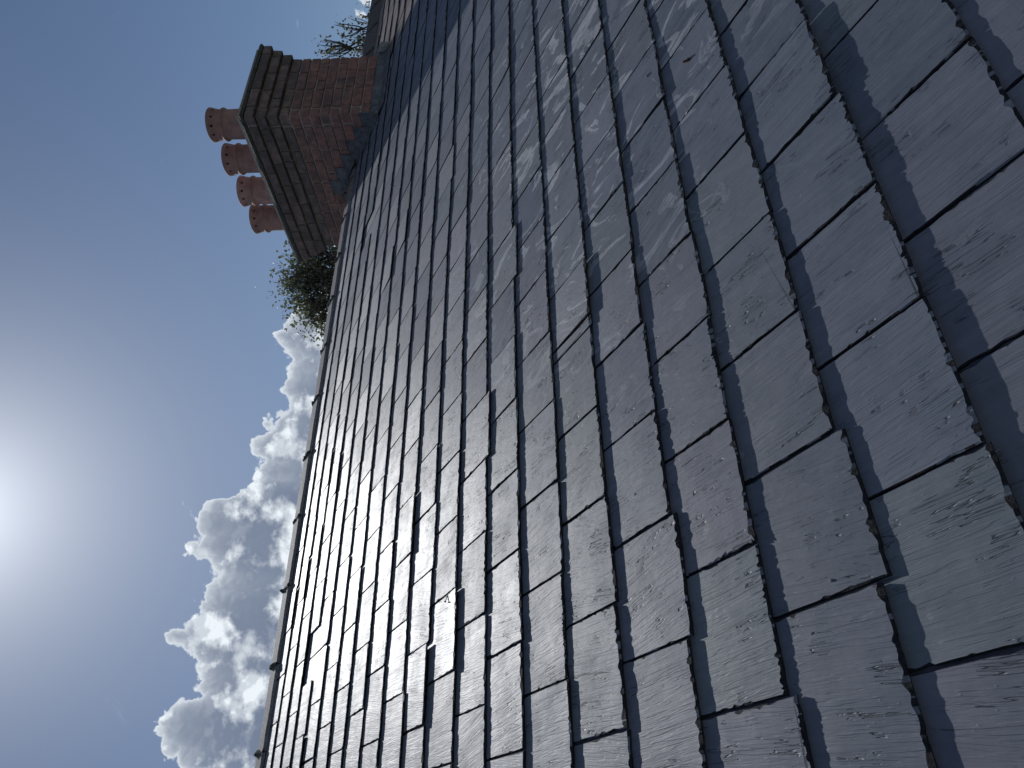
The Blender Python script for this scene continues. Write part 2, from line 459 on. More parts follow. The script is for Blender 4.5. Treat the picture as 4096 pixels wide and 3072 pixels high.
# ------------------------------------------------------------------ slates
def slate_mesh(w, L, T, r, res, th=0.0062, dressed=1.0):
    """local x along the course, y up the slope from the tail, z out of the roof"""
    nt_, ns = res
    # outline: tail (left to right), right side (up), head, left side (down)
    def bites(n, length, count, dmax, wmax):
        o = np.zeros(n); xs = np.linspace(0, length, n)
        for _ in range(count):
            c = r.uniform(0, length); ww = r.uniform(0.25, 1) * wmax; dd = r.uniform(0.3, 1) * dmax
            o = np.maximum(o, dd * np.clip(1 - np.abs(xs - c) / ww, 0, 1) ** r.uniform(0.4, 1.3))
        return o
    xt = np.linspace(0, w, nt_)
    taily = fnoise(nt_, r, 5) * 0.0012 + bites(nt_, w, int(3 * dressed), 0.003, 0.02) + r.normal() * 0.002 * (xt / w - 0.5)
    ys = np.linspace(0, L, ns)[1:]
    rx = w - bites(ns, L, 3, 0.003, 0.02)[1:] + fnoise(ns, r, 4)[1:] * 0.0008 - 0.0006
    lx = bites(ns, L, 3, 0.003, 0.02)[1:] + fnoise(ns, r, 4)[1:] * 0.0008 + 0.0006
    out = [(x, y) for x, y in zip(xt, taily)] + [(x, y) for x, y in zip(rx, ys)] + [(x, y) for x, y in zip(lx[::-1], ys[::-1])]
    # corner clips
    for ci, (sx) in ((0, 1), (nt_ - 1, -1)):
        if r.random() < 0.15:
            c = r.uniform(0.004, 0.010)
            x, y = out[ci]; out[ci] = (x + sx * c * 0.7, y + c * 0.7)
    # spalled bevel widths
    wb = r.uniform(0.004, 0.018)
    bt = 0.0030 + np.abs(fnoise(nt_, r, 5)) * 0.0032 + bites(nt_, w, int(0.10 / wb * dressed), 0.009, wb)
    br = 0.0010 + np.abs(fnoise(ns, r, 5))[1:] * 0.0014 + bites(ns, L, int(7 * dressed), 0.006, 0.010)[1:]
    bl = 0.0010 + np.abs(fnoise(ns, r, 5))[1:] * 0.0014 + bites(ns, L, int(7 * dressed), 0.006, 0.010)[1:]
    inn = [[x, y + b] for (x, y), b in zip(out[:nt_], bt)] + \
          [[x - b, y] for (x, y), b in zip(out[nt_:nt_ + ns - 1], br)] + [[x + b, y] for (x, y), b in zip(out[nt_ + ns - 1:], bl[::-1])]
    x0 = 0.0012 + out[0][0]; inn[0][0] = max(inn[0][0], x0); inn[nt_ - 1][0] = min(inn[nt_ - 1][0], out[nt_ - 1][0] - 0.0012)
    for q in inn:
        q[0] = min(max(q[0], 0.002), w - 0.002)
    N = len(out)
    slope = (T - 0.0025) / G
    twist = r.normal() * 0.0035
    def z(x, y): return T - slope * y + twist * (x - w / 2)
    drop = 0.0013 + np.abs(fnoise(N, r, 6)) * 0.0014
    V = [(x, y + 0.0012 if i < nt_ else y, z(x, y) - th) for i, (x, y) in enumerate(out)]
    V += [(x, y, z(x, y) - d) for (x, y), d in zip(out, drop)]
    V += [(x, y, z(x, y)) for x, y in inn]
    F = []
    for i in range(N):
        j = (i + 1) % N
        F.append((i, j, N + j, N + i)); F.append((N + i, N + j, 2 * N + j, 2 * N + i))
    F.append(tuple(range(2 * N, 3 * N))); F.append(tuple(range(N - 1, -1, -1)))
    mi = [1, 1 if r.random() < 0.35 else 0] * N + [0, 1]           # dressed edge faces take the dark edge material
    run = 0
    for i in range(N):
        if run <= 0: flag = int(r.random() < 0.8); run = r.integers(1, 6)
        mi[2 * i + 1] = flag; run -= 1
    return V, F, mi


def finish_slate(name, V, F, mi, tone, gloss, off, ang):
    me = mesh(name, V, F)
    me.polygons.foreach_set('material_index', mi)
    uv = me.uv_layers.new(name='UVMap')
    ca, sa = math.cos(ang), math.sin(ang)
    A = np.array(V)[[l.vertex_index for l in me.loops]]
    u = np.stack([A[:, 0] * ca + A[:, 1] * sa + off[0], -A[:, 0] * sa + A[:, 1] * ca + off[1] + A[:, 2] * 2], 1)
    uv.data.foreach_set('uv', u.astype(np.float32).ravel())
    at = me.attributes.new('tone', 'FLOAT_COLOR', 'CORNER')
    at.data.foreach_set('color', np.tile(np.array([tone, gloss, tone, 1], np.float32), len(me.loops)))
    return me


def project(P):
    d = CAM.T @ (np.array(P) - np.array([0, 0, Z0]))
    if d[2] < 0.05: return None
    return 512 + FPX * d[0] / d[2], 384 + FPX * d[1] / d[2], d[2]


def visible_area(t0, t1, k):
    q = [project(roof(a, S0 + b * G)) for a, b in ((t0, k), (t1, k), (t1, k + 1), (t0, k + 1))]
    if any(v is None for v in q): return 0.0
    xs = [min(max(v[0], 0), 1024) for v in q]; ys = [min(max(v[1], 0), 768) for v in q]
    return 0.5 * abs(sum(xs[i] * ys[(i + 1) % 4] - xs[(i + 1) % 4] * ys[i] for i in range(4)))


def layout(xa, xb, k0, k1, seed):
    r = np.random.default_rng(seed); res = []
    for k in range(k0, k1 + 1):
        base = 0.2105 + 0.0062 * k + (0.11865 if k % 2 == 0 else 0.0)
        n0 = math.floor((xa - base) / TW); n1 = math.ceil((xb - base) / TW)
        edges = [base + TW * n + r.normal() * 0.0022 for n in range(n0, n1 + 1)]
        if k == 3:
            j = min(range(len(edges)), key=lambda i: abs(edges[i] - 1.178)); edges.insert(j + 1, edges[j] + 0.036)
        edges = [min(max(e, xa), xb) for e in edges]
        for a, b in zip(edges, edges[1:]):
            if b - a < 0.02: continue
            y = roof(0, S0 + (k + 0.25) * G).y
            if CX0 + 0.02 < a and b < CX1 - 0.02 and y > CY0 + 0.05: continue          # under the stack
            res.append((k, a, b))
    return res


def lay(items, parent, mat, deckname, seed, limit, brown=False):
    ranked = sorted(items, key=lambda q: -visible_area(q[1], q[2], q[0]))
    fieldV, fieldF, fieldUV, fieldT, fieldM = [], [], [], [], []
    for idx, (k, a, b) in enumerate(ranked):
        c = (a + b) / 2
        if not brown and ((k == 15 and abs(c - 0.925) < 0.12) or (k == 15 and abs(c - 3.80) < 0.12)):
            gone = True
        else: gone = False
        r = np.random.default_rng(seed * 100000 + (k + 20) * 500 + int((a + 5) * 40))
        area = visible_area(a, b, k)
        res = (96, 60) if area > 4000 else (40, 24) if area > 700 else (18, 10) if area > 90 else (9, 5)
        gap = 0.0008 + r.uniform(0, 0.0014)
        T = 0.0092 + r.uniform(0, 0.0030) + (0.004 if r.random() < 0.05 else 0)
        ds = r.normal() * 0.0022 + (r.choice([-0.016, -0.010, 0.009]) if r.random() < 0.06 else 0) + 0.0022 * math.sin(c * 1.15 + k * 0.9)
        if not brown and k == 6 and abs(c - 1.17) < 0.12: ds = -0.022; T = 0.0125
        if not brown and k == 7 and abs(c - 0.61) < 0.1: T = 0.0155; ds = -0.012
        if not brown and k == -1: T += 0.0022
        if brown: T += r.uniform(0, 0.006); ds += r.normal() * 0.006
        tone = float(np.clip(r.normal(0.45, 0.22), 0, 1)); gloss = float(r.random()); off = r.uniform(-40, 40, 2); ang = r.normal(-0.05, 0.09)
        L = 0.425 if k < 18 else 0.23
        if k == 17: L = 0.40
        w = b - a - 2 * gap
        if gone:
            continue
        V, F, mi = slate_mesh(w, L, T, r, res, dressed=r.uniform(0.6, 1.35), th=0.0056 + r.uniform(0, 0.0010))
        rot = r.normal() * 0.004
        M = ROOFM @ Matrix.Translation((a + gap, S0 + k * G + ds, 0)) @ Matrix.Rotation(rot, 4, 'Z')
        if idx < limit and area > 0.5:
            me = finish_slate('slate', V, F, mi, tone, gloss, off, ang)
            me.materials.append(mat); me.materials.append(M_EDGE)
            o = link('slate', me, None, parent, M)
        else:
            n0 = len(fieldV); fieldV += [tuple(M @ Vector(v)) for v in V]
            fieldM += mi; ca, sa = math.cos(ang), math.sin(ang)
            for f in F:
                fieldF.append(tuple(n0 + i for i in f))
                for i in f:
                    x, y, z = V[i]; fieldUV += [x * ca + y * sa + off[0], -x * sa + y * ca + off[1]]; fieldT += [tone, gloss, tone, 1]
    if fieldV:
        me = mesh('slate_field', fieldV, fieldF)
        me.uv_layers.new(name='UVMap').data.foreach_set('uv', np.array(fieldUV, np.float32))
        me.attributes.new('tone', 'FLOAT_COLOR', 'CORNER').data.foreach_set('color', np.array(fieldT, np.float32))
        me.polygons.foreach_set('material_index', fieldM); me.materials.append(mat); me.materials.append(M_EDGE)
        o = link('slate_field', me, None, parent); tag(o, kind='stuff')


lay(layout(XL, XP - 0.003, EAVE_K, 18, 3), roof_o, M_SLATE, 'roof', 1, 300)
lay(layout(XP + 0.003, XR, 4, 18, 4), nroof_o, M_SLATE2, 'roof', 2, 300, brown=True)


# ------------------------------------------------------------------ ridge tiles
def ridge_tile(xa, xb, wing, h, th, r, pitch=PITCH, lift=0.0):
    """angle ridge tile; its wings lie on both slopes, top face h above the slates"""
    m = 10
    V, F = [], []
    xs = np.linspace(xa + 0.003, xb - 0.003, m)
    ap = roof_z(RIDGE_Y) + h / CP + lift
    dz = wing * math.sin(pitch); dy = wing * math.cos(pitch)
    for x in xs:
        j = fnoise(3, r, 2) * 0.0015
        prof = [(-dy, -dz - th / CP * 1.0), (-dy - 0.002, -dz + j[0]), (-0.012, -0.006), (0, -0.001 + j[1] * 0.5), (0.012, -0.006), (dy + 0.002, -dz + j[2]), (dy, -dz - th / CP), (0, -th / CP)]
        V += [(x, RIDGE_Y + a, ap + b) for a, b in prof]
    n = 8
    for i in range(m - 1):
        for q in range(n):
            F.append((i * n + q, i * n + (q + 1) % n, (i + 1) * n + (q + 1) % n, (i + 1) * n + q))
    F += [tuple(range(n)), tuple(range((m - 1) * n, m * n))]
    return mesh('ridge_tile', V, F)


def mortar_joint(x, wing, h, r, pitch=PITCH, lift=0.0, size=1.0):
    """lumpy squeezed mortar over the joint between two ridge tiles"""
    V, F = [], []
    n, m = 18, 6
    ap = roof_z(RIDGE_Y) + h / CP + lift
    for i in range(n):
        u = -1 + 2 * i / (n - 1)
        d = abs(u) * (wing + 0.012)
        cy, cz = math.copysign(d * math.cos(pitch), u), -d * math.sin(pitch)
        ny, nz = math.copysign(math.sin(pitch), u), math.cos(pitch)
        rr = (0.006 + 0.012 * r.random() + (0.010 if r.random() < 0.3 else 0)) * size
        ww = (0.008 + 0.010 * r.random()) * size; ox = r.normal() * 0.003
        for j in range(m):
            a = math.pi * j / (m - 1)
            lift_ = math.sin(a) * rr - 0.004
            V.append((x + ox + math.cos(a) * ww, RIDGE_Y + cy + ny * lift_, ap + cz + nz * lift_))
    for i in range(n - 1):
        for j in range(m - 1):
            F.append((i * m + j, i * m + j + 1, (i + 1) * m + j + 1, (i + 1) * m + j))
    return mesh('mortar_joint', V, F, True)


rr = np.random.default_rng(5)
WING, RH = 0.130, 0.0215
xj = 0.559 - 0.445 * 4
while xj < CX0 - 0.05:
    xe = min(xj + 0.445, CX0 + 0.03)
    rt = link('ridge_tile', ridge_tile(xj, xe, WING, RH + rr.normal() * 0.0012, 0.016, rr), M_RIDGE, roof_o)
    link('mortar_joint', mortar_joint(xj, WING, RH, rr), M_JOINT, roof_o)
    xj += 0.445
# bedding under the tile edge
def bedding(xa, xb, wing, h, r, lift=0.0, pitch=PITCH):
    V, F = [], []; n = int((xb - xa) / 0.03)
    for sgn in (-1, 1):
        b0 = len(V)
        for i in range(n + 1):
            x = xa + (xb - xa) * i / n
            d = wing - 0.012 - abs(r.normal()) * 0.004
            y = RIDGE_Y + sgn * d * math.cos(pitch); ztop = roof_z(RIDGE_Y) + h / CP + lift - d * math.sin(pitch) - 0.010
            V += [(x, y, ztop), (x, y, ztop - 0.06 - lift)]
        for i in range(n):
            F.append((b0 + 2 * i, b0 + 2 * i + 1, b0 + 2 * i + 3, b0 + 2 * i + 2))
    return mesh('bedding_mortar', V, F)
link('bedding_mortar', bedding(XL, CX0, WING, RH, rr), M_JOINT, roof_o)
# the neighbour's taller ridge
xj = CX1 - 0.02; P2 = rad(48)
while xj < XR - 0.1:
    link('ridge_tile', ridge_tile(xj, min(xj + 0.45, XR), 0.19, 0.02, 0.018, rr, P2, 0.068), M_RIDGE2, nroof_o)
    link('mortar_joint', mortar_joint(xj + 0.45, 0.19, 0.02, rr, P2, 0.068), M_JOINT, nroof_o)
    xj += 0.45
link('bedding_mortar', bedding(CX1, XR, 0.19, 0.02, rr, 0.068, P2), M_JOINT, nroof_o)

# ------------------------------------------------------------------ chimney stack
stack = empty('chimney_stack', (CX0 + 0.4, CY0 + 0.75, roof_z(CY0)))
tag(stack, 'red brick chimney stack with corbelled sooty top rising through the slate ridge', 'chimney')
CH = 0.0835
ZC = 2.022 + Z0                       # underside of the corbelling


def brick_mesh(x0, x1, y0, y1, z0, z1, r, jit=0.0025, bev=0.005):
    bm = bmesh.new()
    v, f = box(x0, x1, y0, y1, z0, z1)
    vs = [bm.verts.new((a + r.normal() * jit, b + r.normal() * jit, c + r.normal() * jit * 0.6)) for a, b, c in v]
    for q in f: bm.faces.new([vs[i] for i in q])
    bmesh.ops.bevel(bm, geom=list(bm.edges), offset=bev, segments=1, affect='EDGES', clamp_overlap=True)
    me = bpy.data.meshes.new('brick'); bm.to_mesh(me); bm.free()
    return me


br = np.random.default_rng(21)
core_z0 = roof_z(CY0) - 0.8
v, f = box(CX0 + 0.009, CX1 - 0.009, CY0 + 0.009, CY1 - 0.009, core_z0, ZC + 3 * CH)
link('mortar_core', mesh('mortar_core', v, f), M_MORTAR, stack)
hidV, hidF = [], []


def split(a, b, odd, r):
    """lengths of the bricks between a and b"""
    e = [a]; x = a + (0.119 if odd else 0.238) + r.normal() * 0.004
    while x < b - 0.07:
        e.append(x); x += (0.238 if r.random() > 0.16 else 0.119) + r.normal() * 0.004
    e.append(b)
    return list(zip(e, e[1:]))


def course(z0, over, odd, mat, r):
    j = 0.010; z1 = z0 + CH - j
    xa, xb, ya_, yb = CX0 - over, CX1 + over, CY0 - over, CY1 + over
    D = 0.105
    # short face towards the eaves
    for a, b in split(xa + (0 if odd else D), xb, odd, r):
        p = abs(r.normal()) * 0.0022
        link('brick', brick_mesh(a + j / 2, b - j / 2, ya_ - p, ya_ + D - j, z0, z1, r), mat, stack)
    # long face across the ridge
    for a, b in split(ya_ + (D if odd else 0), yb, not odd, r):
        p = abs(r.normal()) * 0.0022
        if z1 < roof_z(a) and b < RIDGE_Y: continue
        link('brick', brick_mesh(xa - p, xa + D - j, a + j / 2, b - j / 2, z0, z1, r), mat, stack)
    # faces turned away from the photograph
    for a, b in split(xa + D, xb, odd, r):
        v, f = box(a + j / 2, b - j / 2, yb - D, yb, z0, z1); n = len(hidV); hidV.extend(v); hidF.extend([tuple(n + i for i in q) for q in f])
    for a, b in split(ya_ + D, yb - D, odd, r):
        v, f = box(xb - D, xb, a + j / 2, b - j / 2, z0, z1); n = len(hidV); hidV.extend(v); hidF.extend([tuple(n + i for i in q) for q in f])


for i in range(1, 12):
    course(ZC - i * CH, 0.0, i % 2 == 1, M_BRICK if i > 2 else (M_BRICK if br.random() < 0.5 else M_SOOT), br)
for i, ov in enumerate((0.030, 0.058, 0.086)):
    q_ = ov - 0.010
    v, f = box(CX0 - q_, CX1 + q_, CY0 - q_, CY1 + q_, ZC + i * CH + 0.0015, ZC + (i + 1) * CH + 0.001)
    link('mortar_core', mesh('mortar_core', v, f), M_MORTAR, stack)
    course(ZC + i * CH, ov, i % 2 == 0, M_SOOT, br)
o = link('brickwork', mesh('brickwork', hidV, hidF), M_BRICK, stack); tag(o, kind='stuff')


def ragged_slab(over, z0, z1, r, amp, inset_top, n=46):
    """mortar slab with a broken edge"""
    xa, xb, ya_, yb = CX0 - over, CX1 + over, CY0 - over, CY1 + over
    per = []
    L = [(xa, ya_, xb, ya_, 16), (xb, ya_, xb, yb, 30), (xb, yb, xa, yb, 16), (xa, yb, xa, ya_, 30)]
    for x0, y0, x1, y1, k in L:
        for i in range(k): per.append((x0 + (x1 - x0) * i / k, y0 + (y1 - y0) * i / k))
    N = len(per); cx, cy = (xa + xb) / 2, (ya_ + yb) / 2
    V = []
    no = [fnoise(N, r, 6) * amp for _ in range(3)]
    for lvl, (zz, ins) in enumerate(((z0, amp * 1.2), ((z0 + z1) / 2, 0.0), (z1, inset_top))):
        for i, (x, y) in enumerate(per):
            dx = math.copysign(1, cx - x); dy = math.copysign(1, cy - y)
            ax = ins + no[lvl][i] * 0.8 if min(abs(x - xa), abs(x - xb)) < 0.01 else 0
            ay = ins + no[lvl][i] * 0.8 if min(abs(y - ya_), abs(y - yb)) < 0.01 else 0
            V.append((x + dx * ax, y + dy * ay, zz + no[(lvl + 1) % 3][i] * 0.35))
    F = []
    for l in range(2):
        for i in range(N):
            k = (i + 1) % N; F.append((l * N + i, l * N + k, (l + 1) * N + k, (l + 1) * N + i))
    F += [tuple(range(2 * N, 3 * N)), tuple(range(N - 1, -1, -1))]
    return mesh('cap_slab', V, F)


ZT = ZC + 3 * CH
link('cap_slab', ragged_slab(0.098, ZT - 0.004, ZT + 0.030, br, 0.007, 0.006), M_CAP, stack)
fl = ragged_slab(0.066, ZT + 0.026, ZT + 0.085, br, 0.010, 0.17)
fl.name = 'flaunching'
link('flaunching', fl, M_FLAUNCH, stack)


# chimney pots: thick turned wall with a ring of vent holes really cut through the rim
def pot_mesh():
    prof = [(0.150, -0.06), (0.146, 0.0), (0.137, 0.09), (0.131, 0.20), (0.128, 0.30), (0.1275, 0.352), (0.130, 0.358), (0.139, 0.363), (0.1440, 0.372),
            (0.1428, 0.382), (0.137, 0.390), (0.128, 0.393), (0.1285, 0.405), (0.134, 0.432), (0.142, 0.462), (0.1485, 0.486), (0.1495, 0.494), (0.146, 0.500), (0.137, 0.500), (0.132, 0.494),
            (0.06, 0.489), (0.004, 0.488), (0.004, 0.478), (0.06, 0.479), (0.128, 0.480), (0.124, 0.45), (0.113, 0.38), (0.112, 0.2), (0.116, -0.06)]
    n = 56; V, F = [], []
    for i in range(n):
        a = 2 * math.pi * i / n
        V += [(r * math.cos(a), r * math.sin(a), z) for r, z in prof]
    m = len(prof)
    for i in range(n):
        k = (i + 1) % n
        for j in range(m):
            q = (j + 1) % m
            F.append((i * m + j, k * m + j, k * m + q, i * m + q))
    me = mesh('chimney_pot', V, F, True)
    cV, cF = [], []
    H = 11
    for i in range(H):
        a = 2 * math.pi * (i + 0.3) / H; c, s = math.cos(a), math.sin(a)
        b0 = len(cV)
        for rr_ in (0.05, 0.22):
            for q in range(14):
                w = 2 * math.pi * q / 14; uu, vv = 0.0105 * math.cos(w), 0.0105 * math.sin(w)
                cV.append((c * rr_ - s * uu, s * rr_ + c * uu, 0.452 + vv))
        for q in range(14):
            p = (q + 1) % 14; cF.append((b0 + q, b0 + p, b0 + 14 + p, b0 + 14 + q))
        cF += [tuple(b0 + q for q in range(13, -1, -1)), tuple(b0 + 14 + q for q in range(14))]
    a_ = bpy.data.objects.new('pot_tmp', me); b_2 = bpy.data.objects.new('cut_tmp', mesh('cut', cV, cF))
    for o_ in (a_, b_2):
        col.objects.link(o_)
        bm = bmesh.new(); bm.from_mesh(o_.data); bmesh.ops.recalc_face_normals(bm, faces=bm.faces); bm.to_mesh(o_.data); bm.free()
    md = a_.modifiers.new('b', 'BOOLEAN'); md.operation = 'DIFFERENCE'; md.object = b_2; md.solver = 'EXACT'
    dg = bpy.context.evaluated_depsgraph_get()
    res = bpy.data.meshes.new_from_object(a_.evaluated_get(dg)); res.name = 'chimney_pot'
    bpy.data.objects.remove(a_); bpy.data.objects.remove(b_2)
    return res


pot = pot_mesh()
for i, y in enumerate((4.098, 4.470, 4.862, 5.214)):
    M = Matrix.Translation((5.587, y, 2.787 - 0.500 + Z0)) @ Matrix.Rotation(rad((8, 31, 17, 52)[i]), 4, 'Z') @ Matrix.Rotation(rad((0.6, -0.4, 0.5, -0.7)[i]), 4, 'X')
    o = link('chimney_pot', pot, M_POT, stack, M)
    o['label'] = ['terracotta pot nearest the eaves side', 'second terracotta pot along the stack', 'third terracotta pot along the stack', 'terracotta pot at the far end of the stack'][i]

# lead flashings (parts of the stack)
lr = np.random.default_rng(8)


def lead_sheet(rows, r, amp=0.002, name='lead_apron'):
    """rows: list of polylines with the same count"""
    n = len(rows[0]); V = []
    for row in rows:
        for p in row: V.append((p[0] + r.normal() * amp, p[1] + r.normal() * amp, p[2] + r.normal() * amp))
    F = [(i * n + j, i * n + j + 1, (i + 1) * n + j + 1, (i + 1) * n + j) for i in range(len(rows) - 1) for j in range(n - 1)]
    me = mesh(name, V, F, True)
    bm = bmesh.new(); bm.from_mesh(me); bmesh.ops.solidify(bm, geom=bm.faces[:], thickness=0.0022); bm.to_mesh(me); bm.free()
    return me


xs = np.linspace(CX0 - 0.045, CX1 + 0.03, 26)
sb = (CY0 - HN * SP) / CP
rows = []
for d, up in ((0.006, 0.085), (0.008, 0.045), (0.014, 0.018)):
    rows.append([(x, CY0 - d, roof_z(CY0) + up) for x in xs])
for ds, h in ((-0.05, 0.020), (-0.10, 0.017), (-0.140, 0.0165)):
    rows.append([tuple(roof(x, sb + ds, h)) for x in xs])
link('lead_apron', lead_sheet(rows, lr), M_LEAD, stack)
# stepped pieces up the long face
for i in range(6):
    y0 = CY0 - 0.012 + i * 0.139 * 0.985; y1 = y0 + 0.160
    zt = ZC - 8 * CH + i * CH + 0.003
    n = 9; ys_ = np.linspace(y0, y1, n)
    top = [(CX0 - 0.007 - 0.0012 * (i % 2), y, zt - 0.003 * abs(math.sin(j * 1.3))) for j, y in enumerate(ys_)]
    mid = [(CX0 - 0.011 - 0.003 * lr.random(), y, (zt + roof_z(y) + 0.02) / 2) for y in ys_]
    low = [(CX0 - 0.016, y, roof_z(y) + 0.020) for y in ys_]
    foot = [(CX0 - 0.055 - 0.006 * lr.random(), y, roof_z(y) + 0.015) for y in ys_]
    link('step_flashing', lead_sheet([top, mid, low, foot], lr, 0.0022, 'step_flashing'), M_LEAD, stack)
# dressed corner of the apron beside the long face
# saddle end turned up behind the far corner
rows = []
for k in range(6):
    y = CY0 - 0.10 + k * 0.05
    rows.append([(CX1 + 0.028, y, roof_z(y) + 0.012), (CX1 + 0.031, y, roof_z(y) + 0.06), (CX1 + 0.034 + 0.004 * (k % 2), y, roof_z(y) + 0.105)])
link('lead_upstand', lead_sheet(rows, lr, 0.002, 'lead_upstand'), M_LEAD2, stack)
# ridge saddle where the tiles meet the stack
rows = []
for k in range(7):
    u = -1 + 2 * k / 6
    y = RIDGE_Y + u * 0.17; zz = roof_z(RIDGE_Y) + 0.045 - abs(u) * 0.17 * 0.60
    rows.append([(CX0 - 0.075, y, zz), (CX0 - 0.03, y, zz + 0.004), (CX0 - 0.012, y, zz + 0.012), (CX0 - 0.006, y, zz + 0.055)])
link('ridge_saddle', lead_sheet(rows, lr, 0.0018, 'ridge_saddle'), M_LEAD, stack)


# ------------------------------------------------------------------ small things lying on the roof
def slope_pt(t, k, h): return roof(t, S0 + k * G, h)


def nail(name, base, tip, r0, head, label):
    base, tip = Vector(base), Vector(tip); d = (tip - base); L = d.length; q = d.to_track_quat('Z', 'Y')
    prof = [(0.0, -0.02), (r0, -0.02), (r0, L - 0.003), (head * 0.7, L - 0.002), (head, L - 0.0008), (head * 0.9, L + 0.0006), (0.0, L + 0.0012)]
    V, F = [], []; n = 14
    for i in range(n):
        a = 2 * math.pi * i / n; V += [(r * math.cos(a), r * math.sin(a), z) for r, z in prof]
    m = len(prof)
    for i in range(n):
        for j in range(m - 1): F.append((i * m + j, ((i + 1) % n) * m + j, ((i + 1) % n) * m + j + 1, i * m + j + 1))
    o = link(name, mesh(name, V, F, True), M_NAIL, None, Matrix.Translation(base) @ q.to_matrix().to_4x4())
    return tag(o, label, 'nail')


nb_ = slope_pt(0.737, 7.317, 0.007)
nail('slate_nail', nb_, nb_ + Vector((-0.0325, -0.0024, 0.0090)), 0.0012, 0.0042,
     'loose dark nail standing out of a joint between slates in the bright sheen')
nb2 = slope_pt(3.62, 12.55, 0.006)
nail('slate_nail', nb2, nb2 + (roof(0, 0.006, 0.035) - roof(0, 0, 0)), 0.0012, 0.004,
     'tiny nail poking up from the slates below the chimney shadow')


def lumpy(name, c, size, r, label, cat, mat, squash=0.6):
    bm = bmesh.new(); bmesh.ops.create_icosphere(bm, subdivisions=2, radius=1.0)
    ax = r.normal(size=(5, 3))
    for v_ in bm.verts:
        k = 1 + 0.16 * sum(math.sin(2.2 * (v_.co @ Vector(a))) for a in ax) / 2
        v_.co = v_.co * k * size; v_.co.z *= squash
    me = bpy.data.meshes.new(name); bm.to_mesh(me); bm.free()
    o = link(name, me, mat, None, Matrix.Translation(c) @ Matrix.Rotation(PITCH, 4, 'X'))
    return tag(o, label, cat)


sr = np.random.default_rng(2)
lumpy('stone_chip', slope_pt(1.785, 1.236, 0.0095), 0.0055, sr, 'small pale grit lump casting a short shadow among lime stained slates', 'stone chip', M_STONE, 0.9)
lumpy('stone_chip', slope_pt(0.352, 0.40, 0.0068), 0.0024, sr, 'tiny white grit speck on a near slate at the lower right', 'stone chip', M_STONE, 0.8)


def dead_leaf():
    r = np.random.default_rng(4)
    n = 9; V, F = [], []
    for i in range(n):
        u = i / (n - 1); w = 0.0085 * math.sin(math.pi * min(1, u * 0.92 + 0.06)) ** 0.8 * (1 + 0.25 * math.sin(u * 17))
        lift = 0.010 * u * u + 0.002 * math.sin(u * 9)
        for s_ in (-1, -0.5, 0, 0.5, 1):
            V.append((s_ * w + 0.004 * math.sin(u * 4), u * 0.038 - 0.019, lift + 0.006 * abs(s_) ** 1.5 + 0.001 * r.normal()))
    for i in range(n - 1):
        for j in range(4): F.append((i * 5 + j, i * 5 + j + 1, (i + 1) * 5 + j + 1, (i + 1) * 5 + j))
    me = mesh('fallen_leaf', V, F, True)
    bm = bmesh.new(); bm.from_mesh(me); bmesh.ops.solidify(bm, geom=bm.faces[:], thickness=0.0005); bm.to_mesh(me); bm.free()
    c = slope_pt(1.665, 0.544, 0.0058)
    o = link('fallen_leaf', me, M_DEADLEAF, None, Matrix.Translation(c) @ Matrix.Rotation(PITCH, 4, 'X') @ Matrix.Rotation(rad(-25), 4, 'Z') @ Matrix.Scale(0.6, 4))
    tag(o, 'curled reddish brown dead leaf resting on a slate', 'leaf')


dead_leaf()


# ------------------------------------------------------------------ trees
def tube(V, F, pts, radii, seg=6):
    b0 = len(V); n = len(pts)
    up = Vector((0.3, 0.2, 1)).normalized()
    for i, (p, rd) in enumerate(zip(pts, radii)):
        d = (pts[min(i + 1, n - 1)] - pts[max(i - 1, 0)]).normalized()
        a = d.cross(up);
        if a.length < 1e-3: a = d.cross(Vector((1, 0, 0)))
        a.normalize(); b = d.cross(a)
        for j in range(seg):
            w = 2 * math.pi * j / seg; V.append(tuple(p + a * (rd * math.cos(w)) + b * (rd * math.sin(w))))
    for i in range(n - 1):
        for j in range(seg):
            k = (j + 1) % seg
            F.append((b0 + i * seg + j, b0 + i * seg + k, b0 + (i + 1) * seg + k, b0 + (i + 1) * seg + j))


def curve_pts(a, b, r, sag, n=6):
    d = b - a; L = d.length
    off = Vector(r.normal(size=3)) * L * 0.10
    return [a + d * (i / n) + off * math.sin(math.pi * i / n) + Vector((0, 0, sag * L * math.sin(math.pi * i / n))) + Vector(r.normal(size=3)) * L * 0.012 * (0 < i < n) for i in range(n + 1)]


